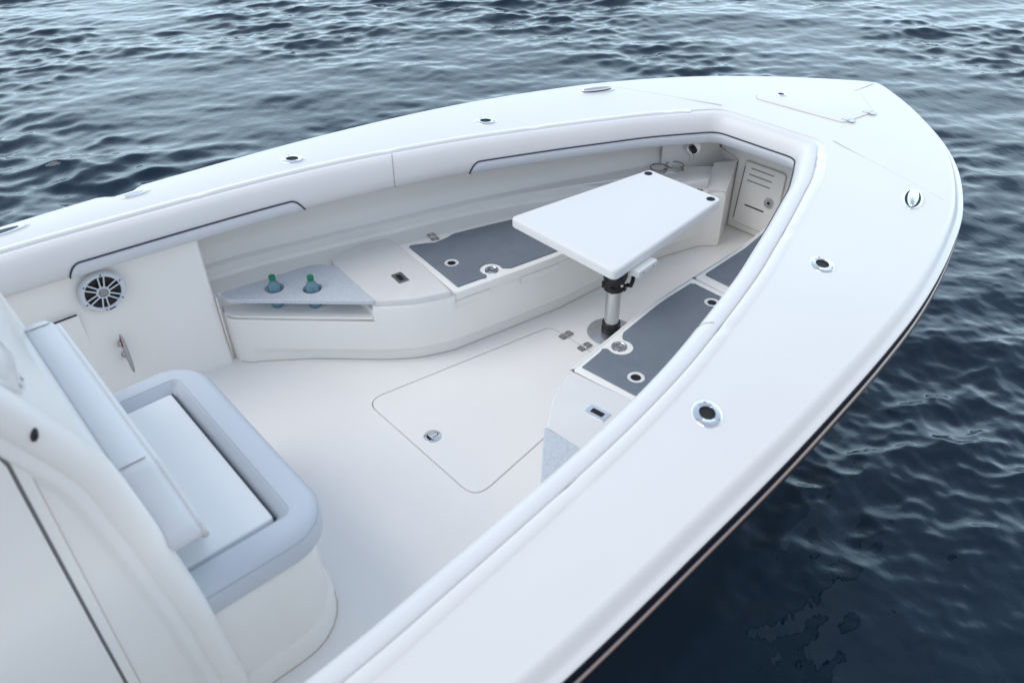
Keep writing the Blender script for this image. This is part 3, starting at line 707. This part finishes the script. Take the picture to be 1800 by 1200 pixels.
# spring cleat pocket and hawse on the port gunwale
def oval(name, x, y, ang, L, W, slot):
    e = empty(name, (x, y, zk(x, y)), boat); fix(e); e.rotation_euler = (0, 0, ang)
    o = [(L*math.cos(t), W*math.sin(t)) for t in np.linspace(0, 2*PI, 33)[:-1]]
    plate('rim', o, -.006, .006, STEEL, e, bevel=.004)
    plate('slot', [(p[0]*.72-.008, p[1]*.55) for p in o], .006, .0067, slot, e)
    for sx in (-1, 1): lathe('screw', [(0, .001), (.004, .0008), (.005, 0)], STEEL_B, e, loc=(sx*L*.86, 0, .0055), n=10)
oval('hawse_fitting', -2.09, 1.292, R(1), .10, .030, PIPING)
oval('spring_cleat', -1.585, 1.272, R(-2), .058, .026, STEEL_B)
pk = rounded([(-1.70, 1.362), (-1.665, 1.300), (-1.62, 1.235), (-1.55, 1.235), (-1.50, 1.285), (-1.475, 1.300), (-1.54, 1.345), (-1.545, 1.362)], .02, 4)
# faint raised lines between deck panels
def deck_line(P, w=.006, h=.0016, m=DECK):
    P = resample(P, 20); L, Rr = offset(P, w), offset(P, -w)
    rows = [[(p[0], p[1], zk(*p)-.0005) for p in L], [(p[0], p[1], zk(*p)+h) for p in P], [(p[0], p[1], zk(*p)-.0005) for p in Rr]]
    return fix(grid('deck_line', rows, m, boat, smooth=80))
for s in (1, -1):
    deck_line([(1.155, .325*s), (1.10, .46*s), (.905, .965*s)])
deck_line([(1.93, .0), (2.17, 0)])
# bow locker hatch
ah = empty('bow_hatch', (0, 0, 0), boat); fix(ah)
AH = rounded([(1.385, .262), (1.415, -.235), (1.69, -.25), (1.925, -.045), (1.93, .04), (1.69, .262), (1.44, .30)], [.03, .03, .03, .03, .03, .05, .03], 4)
zf = lambda x, y: zd(x)
plate('gasket', shrink(AH, -.004), .003, .0052, CAULK, ah, zf=zf)
plate('lid', AH, .003, .0085, DECK, ah, bevel=.003, zf=zf)
hinge(ah, 1.46, -.232, zd(1.46)+.0085, R(90), .85); hinge(ah, 1.655, -.245, zd(1.655)+.0085, R(90), .85)
lathe('latch', [(0, .002), (.02, .002), (.021, .004), (.030, .004), (.034, 0)], STEEL, ah, loc=(1.545, .215, zd(1.545)+.0085))
lathe('latch_well', [(0, .0026), (.016, .0026)], HOLE, ah, loc=(1.545, .215, zd(1.545)+.0085))

# ================================================================ table
tb = empty('pedestal_table', (0, 0, .001), label='white tapered table on a silver pedestal between the two benches', cat='table')
top = rounded([(-.372, .308), (-.372, -.308), (.446, -.213), (.446, .213)], .028, 6)
plate('tabletop', top, .598, .640, TABLE, tb, bevel=.012)
for y in (.182, -.182):
    lathe('cup_insert', [(0, .0005), (.0155, .0005), (.0165, .0022), (.0195, .0022), (.0205, 0)], PIPING, tb, loc=(.402, y, .6395), n=20)
br = box('side_bracket', .13, .045, .032, TABLE, tb, bev=.004, loc=(-.185, -.300, .580), rot=(0, 0, R(6)))
for x in (-.035, .035): lathe('screw', [(0, .001), (.003, .0008), (.0035, 0)], PIPING, br, loc=(x, -.0225, 0), rot=(PI/2, 0, 0), n=10)
lathe('base_plate', [(.04, .010), (.06, .008), (.105, .006), (.113, .004), (.114, 0)], ALU, tb, n=56)
for k in range(6):
    a = R(60*k+14)
    lathe('screw', [(0, .0015), (.004, .0012), (.0048, 0)], STEEL, tb, loc=(.1*math.cos(a), .1*math.sin(a), .0062), n=10)
lathe('lock_hole', [(0, .0012), (.008, .0012), (.0085, 0)], HOLE, tb, loc=(.015, -.088, .0065), n=12)
lathe('base_collar', [(.036, .062), (.044, .062), (.0445, .052), (.041, .05), (.041, .036), (.046, .033), (.046, .008)], BLACK, tb, n=32)
lathe('pole', [(.0355, .03), (.0355, .27)], ALU, tb, n=32)
lathe('upper_pole', [(.036, .27), (.041, .272), (.041, .598)], ALU, tb, n=32)
cl = lathe('clamp', [(0.037, 0.251), (0.050, 0.254), (0.052, 0.271), (0.047, 0.281), (0.047, 0.301), (0.054, 0.308), (0.055, 0.331), (0.048, 0.338), (0.042, 0.338)], BLACK, tb, n=32)
for k in range(9):
    a = R(40*k+10); box('lug', .014, .02, .03, BLACK, cl, bev=.003, loc=(.052*math.cos(a), .052*math.sin(a), .271 if k % 2 else .320), rot=(0, 0, a))
tube('lever', [(.03, -.05, .281), (.05, -.055, .271), (.075, -.045, .281), (.092, -.035, .308), (.095, -.034, .328)], [.01, .011, .01, .009, .008], BLACK, cl, n=10)
lathe('bolt', [(0, .006), (.006, .006), (.008, 0)], STEEL, cl, loc=(-.012, -.054, .298), rot=(PI/2, 0, 0), n=12)

# ================================================================ bottles
def bottle(x, y, label):
    e = empty('water_bottle', (x, y, .2628), label=label, cat='bottle', group='water bottles in the tray')
    sc_ = 1.0
    P = [(0, .003), (.020, .001), (.026, .004), (.029, .012), (.0285, .03), (.0275, .034), (.029, .04), (.0285, .058), (.0275, .062), (.029, .068), (.0292, .088), (.028, .098), (.022, .118), (.0150, .133), (.0125, .138), (.0125, .150)]
    lathe('body', P, GLASSP, e, n=28, smooth=60)
    lathe('water', [(0, .005), (.022, .004), (.0265, .012), (.026, .03), (.0265, .088), (.0252, .098), (.0205, .113), (0, .113)], WATERB, e, n=24, smooth=60)
    lathe('label', [(.0293, .040), (.0296, .041), (.0296, .062), (.0293, .063)], LABEL, e, n=28)
    c_ = lathe('cap', [(.0142, .139), (.0152, .141), (.0152, .155), (.0142, .158), (.012, .159), (0, .159)], GREEN, e, n=24)
    for k in range(24):
        pass
    return e
bottle(-1.234, .925, 'green capped water bottle in the tray hole nearest the loudspeaker')
bottle(-1.110, .808, 'green capped water bottle in the tray hole nearest the grey pads')

# ================================================================ console lounge seat
ls = empty('lounge_seat', (-2.0, 0, 0), label='pale blue cushioned lounge seat in front of the helm console', cat='seat')
LO = Vector((2.0, 0, 0))
def ls_(o): o.location = Vector(o.location)+LO; return o
def ushape(w, xf, r, xr=-2.22, n=8):
    pts = [(xr, w)]+[((xf-r)+r*math.cos(a), (w-r)+r*math.sin(a)) for a in np.linspace(PI/2, 0, n)]
    P = np.array(pts); return np.vstack([P, (P*[1, -1])[::-1]])
# base
rows = []
for o_, z in ((0, 0), (0, .075), (-.003, .085), (-.016, .095), (-.018, .30), (-.02, .392), (-.026, .404), (-.05, .41)):
    rows.append([(p[0], p[1], z) for p in ushape(.525+o_, -1.772+o_, .20+o_)])
ls_(grid('base', rows, LINER, ls, smooth=40))
P = ushape(.47, -1.83, .15); ls_(plate('base_top', [tuple(p) for p in P], .38, .4095, LINER, ls))
ls_(tube('sole_seam', [(p[0], p[1], .002) for p in ushape(.526, -1.771, .2)], .0022, CAULK, ls, n=6))
# rounded U bolster
def uroll(name, m):
    sec = [(.0, .408), (-.003, .43), (-.002, .455), (.005, .480), (.022, .497), (.045, .503), (.07, .5045), (.090, .503), (.099, .4985), (.105, .491), (.122, .470), (.131, .455), (.133, .43), (.133, .41)]
    sec = catmull(sec, 3); rows = []
    for d, z in sec:
        xr = -2.165
        rows.append([(p[0], p[1], z) for p in resample_u(.505-d, -1.762-d, max(.012, .15-d*1.25), xr)])
    o = grid(name, rows, m, ls, smooth=70); return o
def resample_u(w, xf, r, xr):
    a = [(xr+(xf-r-xr)*t, w) for t in np.linspace(0, 1, 14)[:-1]]
    a += [((xf-r)+r*math.cos(t), (w-r)+r*math.sin(t)) for t in np.linspace(PI/2, 0, 10)]
    P = np.array(a); m_ = np.array([(xf, (w-r)*(1-t)) for t in np.linspace(0, 1, 8)[1:]])
    P = np.vstack([P, m_]); return np.vstack([P, (P*[1, -1])[-2::-1]])
def round_end(xr, s):
    sec = catmull([(.0, .408), (-.003, .43), (-.002, .455), (.005, .480), (.022, .497), (.045, .503), (.07, .5045), (.090, .503), (.099, .4985), (.105, .491), (.122, .470), (.131, .455), (.133, .43), (.133, .41)], 3)
    cen = np.array([.063, .44]); rows = []
    for t in np.linspace(0, 1, 7):
        a = t*PI/2; k = math.cos(a)
        rows.append([(xr-.055*math.sin(a), s*(.505-(cen[0]+(p[0]-cen[0])*max(k, .02))), cen[1]+(p[1]-cen[1])*max(k, .02)) for p in sec])
    return rows
bol = ls_(uroll('bolster', BLUEV))
for s in (1, -1):
    e_ = grid('bolster_end', round_end(-2.165, s), BLUEV, bol, smooth=70)
for d, z, nm in ((.003, .4765, 0), (.0935, .5022, 0)):
    tube('stitching', [(p[0], p[1], z) for p in resample_u(.505-d, -1.762-d, max(.012, .15-d*1.25), -2.165)], .0013, STITCH, bol, n=5)
for s in (1, -1): tube('corner_seam', [(-1.762-d-.0, s*(.505-d), z+.0006) for d, z in ((.093, .5028), (.105, .491), (.122, .470))], .0014, STITCH, bol, n=5)
# seat cushion
cush = rounded([(-2.20, .372), (-2.20, -.372), (-1.900, -.372), (-1.900, .372)], .012, 3)
ls_(plate('seat_cushion', cush,   .41, .478, mat('seat_vinyl', (.84, .85, .855), .45, bump=(900, .12, .001), var=.02), ls, bevel=.005))
ls_(box('cushion_gap', .006, .742, .012, GAPM, ls, bev=.001, loc=(-1.8965, 0, .471)))
# backrest: trapezoid that slopes down at both ends
def backrest():
    top = [(-.30, .49), (-.40, .59), (-.49, .685), (-.522, .718), (-.538, .748), (-.530, .778), (-.49, .815), (-.41, .880), (-.375, .897)]
    outline = np.array(top+[(0, .902)]+[(-y, z) for y, z in top[::-1]])
    P = resample(catmull(outline, 4), 60); rows = []
    cx = np.array([0, .56])
    for dx, k in ((0., .0), (-.004, .014), (-.002, .004), (.012, -.002), (.04, -.004), (.070, -.002), (.089, .008), (.102, .024), (.108, .055)):
        rows.append([(-2.219+dx*.86+.13*(.9-z), (y-np.sign(y)*min(abs(y), k)), z-k) for y, z in P])
    rows.append([(-2.219+.084+.13*(.9-z), y*.6, .52+(z-.52)*.6) for y, z in P])
    o = grid('backrest', rows[1:], BACKV, ls, smooth=60); return o, P
bo, BP = backrest(); ls_(bo)
rim = [(-2.219+.0855+.13*(.9-z), y-np.sign(y)*min(abs(y), .021), z-.022) for y, z in BP[8:-8]]
tube('piping', rim, .0105, VINYL, bo, n=8)
for y in (.375, -.375):
    z = .8985; tube('seam', [(-2.219+d, y, z+.0035) for d in (-.001, .01, .03, .05, .068)], .0016, SEAM, bo, n=6)

# ================================================================ helm console
hc = empty('helm_console', (-2.9, 0, 0), label='large white moulded helm console with a side door behind the lounge seat', cat='console')
HO = Vector((2.9, 0, 0))
def hc_(o): o.location = Vector(o.location)+HO; return o
PROF = [(-2.145, 0), (-2.149, .1), (-2.163, .3), (-2.176, .51), (-2.203, .76), (-2.225, .93), (-2.242, 1.04), (-2.262, 1.11), (-2.30, 1.20), (-2.345, 1.30), (-2.40, 1.42), (-2.48, 1.55), (-2.62, 1.66), (-2.8, 1.69), (-3.4, 1.69)]
PROF = catmull(PROF, 4); YC = .55
def con_sec(y, shrink_):
    Q = offset(PROF, -shrink_)       # left of travel is aft / inside
    return [(p[0], y, p[1]) for p in Q]
rows = []; RB = .085
for a in np.linspace(0, PI/2, 9): rows.append(con_sec(-YC+RB-RB*math.cos(PI/2-a)*1.0 if False else -(YC-RB)-RB*math.cos(a), RB-RB*math.sin(a)))
body_rows = [con_sec(-YC+.012, RB+.022), con_sec(-YC+.010, RB+.014), con_sec(-YC+.002, RB+.004), con_sec(-YC, RB-.002)]+rows[1:]+[con_sec(y, 0) for y in (-.3, 0, .3)]+[[(p[0], -p[1], p[2]) for p in r] for r in [con_sec(-YC+.012, RB+.022), con_sec(-YC+.010, RB+.014), con_sec(-YC+.002, RB+.004), con_sec(-YC, RB-.002)][::1] and (rows[::-1]+[con_sec(-YC, RB-.002), con_sec(-YC+.002, RB+.004), con_sec(-YC+.010, RB+.014), con_sec(-YC+.012, RB+.022)])]
hc_(grid('shell', body_rows, LINER, hc, smooth=50))
side = [(p[0], p[2]) for p in con_sec(0, RB+.021)]
for s in (1, -1):
    V = [(x, s*(YC-.0121), z) for x, z in side]+[(-3.4, s*(YC-.0121), 0)]; hc_(pdata('side_panel', V, [tuple(range(len(V)))], LINER, hc))
for s in (1, -1):
    bp_ = [(p[0], s*(YC-.040), p[2]) for p in con_sec(0, .036)][:-8]
    hc_(tube('corner_beam', bp_, .0445, LINER, hc, n=20, smooth=80))
# side door on the starboard face
dpo = [(-2.387, .10), (-2.382, .60), (-2.374, 1.10), (-2.372, 1.18), (-2.385, 1.245), (-2.42, 1.29), (-2.47, 1.31), (-3.0, 1.31), (-3.0, .10)]
dpo = [(x, z) for x, z in dpo]
def xz_plate(name, poly, y0, th, m, parent, bevel=0, **k):
    o = plate(name, poly, 0, th, m, parent, bevel=bevel, **k)
    o.matrix_local = Matrix(((1, 0, 0, HO.x), (0, 0, -1, y0), (0, 1, 0, 0), (0, 0, 0, 1))); return o
dr_ = empty('side_door', (0, 0, 0), hc)
O1 = np.array(rounded(dpo, [.0, .5, .2, .05, .05, .05, .05, .02, 0], 4))
xz_plate('door_frame', O1, -YC+.012, .006, LINER, dr_, bevel=.003)
O2 = shrink(O1, .022)
xz_plate('door_gasket', O2, -YC+.006, .0015, mat('grey_gasket', (.16, .155, .16), .5), dr_)
O3 = shrink(O1, .0295)
xz_plate('door_panel', O3, -YC+.0058, .006, LINER, dr_, bevel=.003)
hc_(tube('door_seam', [(x, -YC+.0115, z) for x, z in O1], .002, CAULK, hc, n=6))
bmp = lathe('bumper', [(0, .022), (.008, .021), (.013, .016), (.0155, .006), (.016, 0)], BLACK, hc, loc=(-2.338+2.9, -YC+.010, 1.222), rot=(PI/2, R(25), 0), n=18, sx=.55)
# vent cover on the sloping face
vx, vz = -2.325, 1.262
vc = empty('vent_cover', (-2.352+2.9, -.385, 1.335), hc, 'rounded white cover fixed with two small screws')
vc.rotation_euler = (0, R(65), 0)
lathe('dome', [(0, .035), (.03, .034), (.055, .028), (.072, .016), (.080, .006), (.100, .004), (.103, -.01)], GEL, vc, n=36, sy=1.25)
for a in (R(-42), R(-12)): lathe('screw', [(0, .004), (.004, .003), (.005, 0)], STEEL_B, vc, loc=(.091*math.cos(a), .112*math.sin(a), .005), n=10)
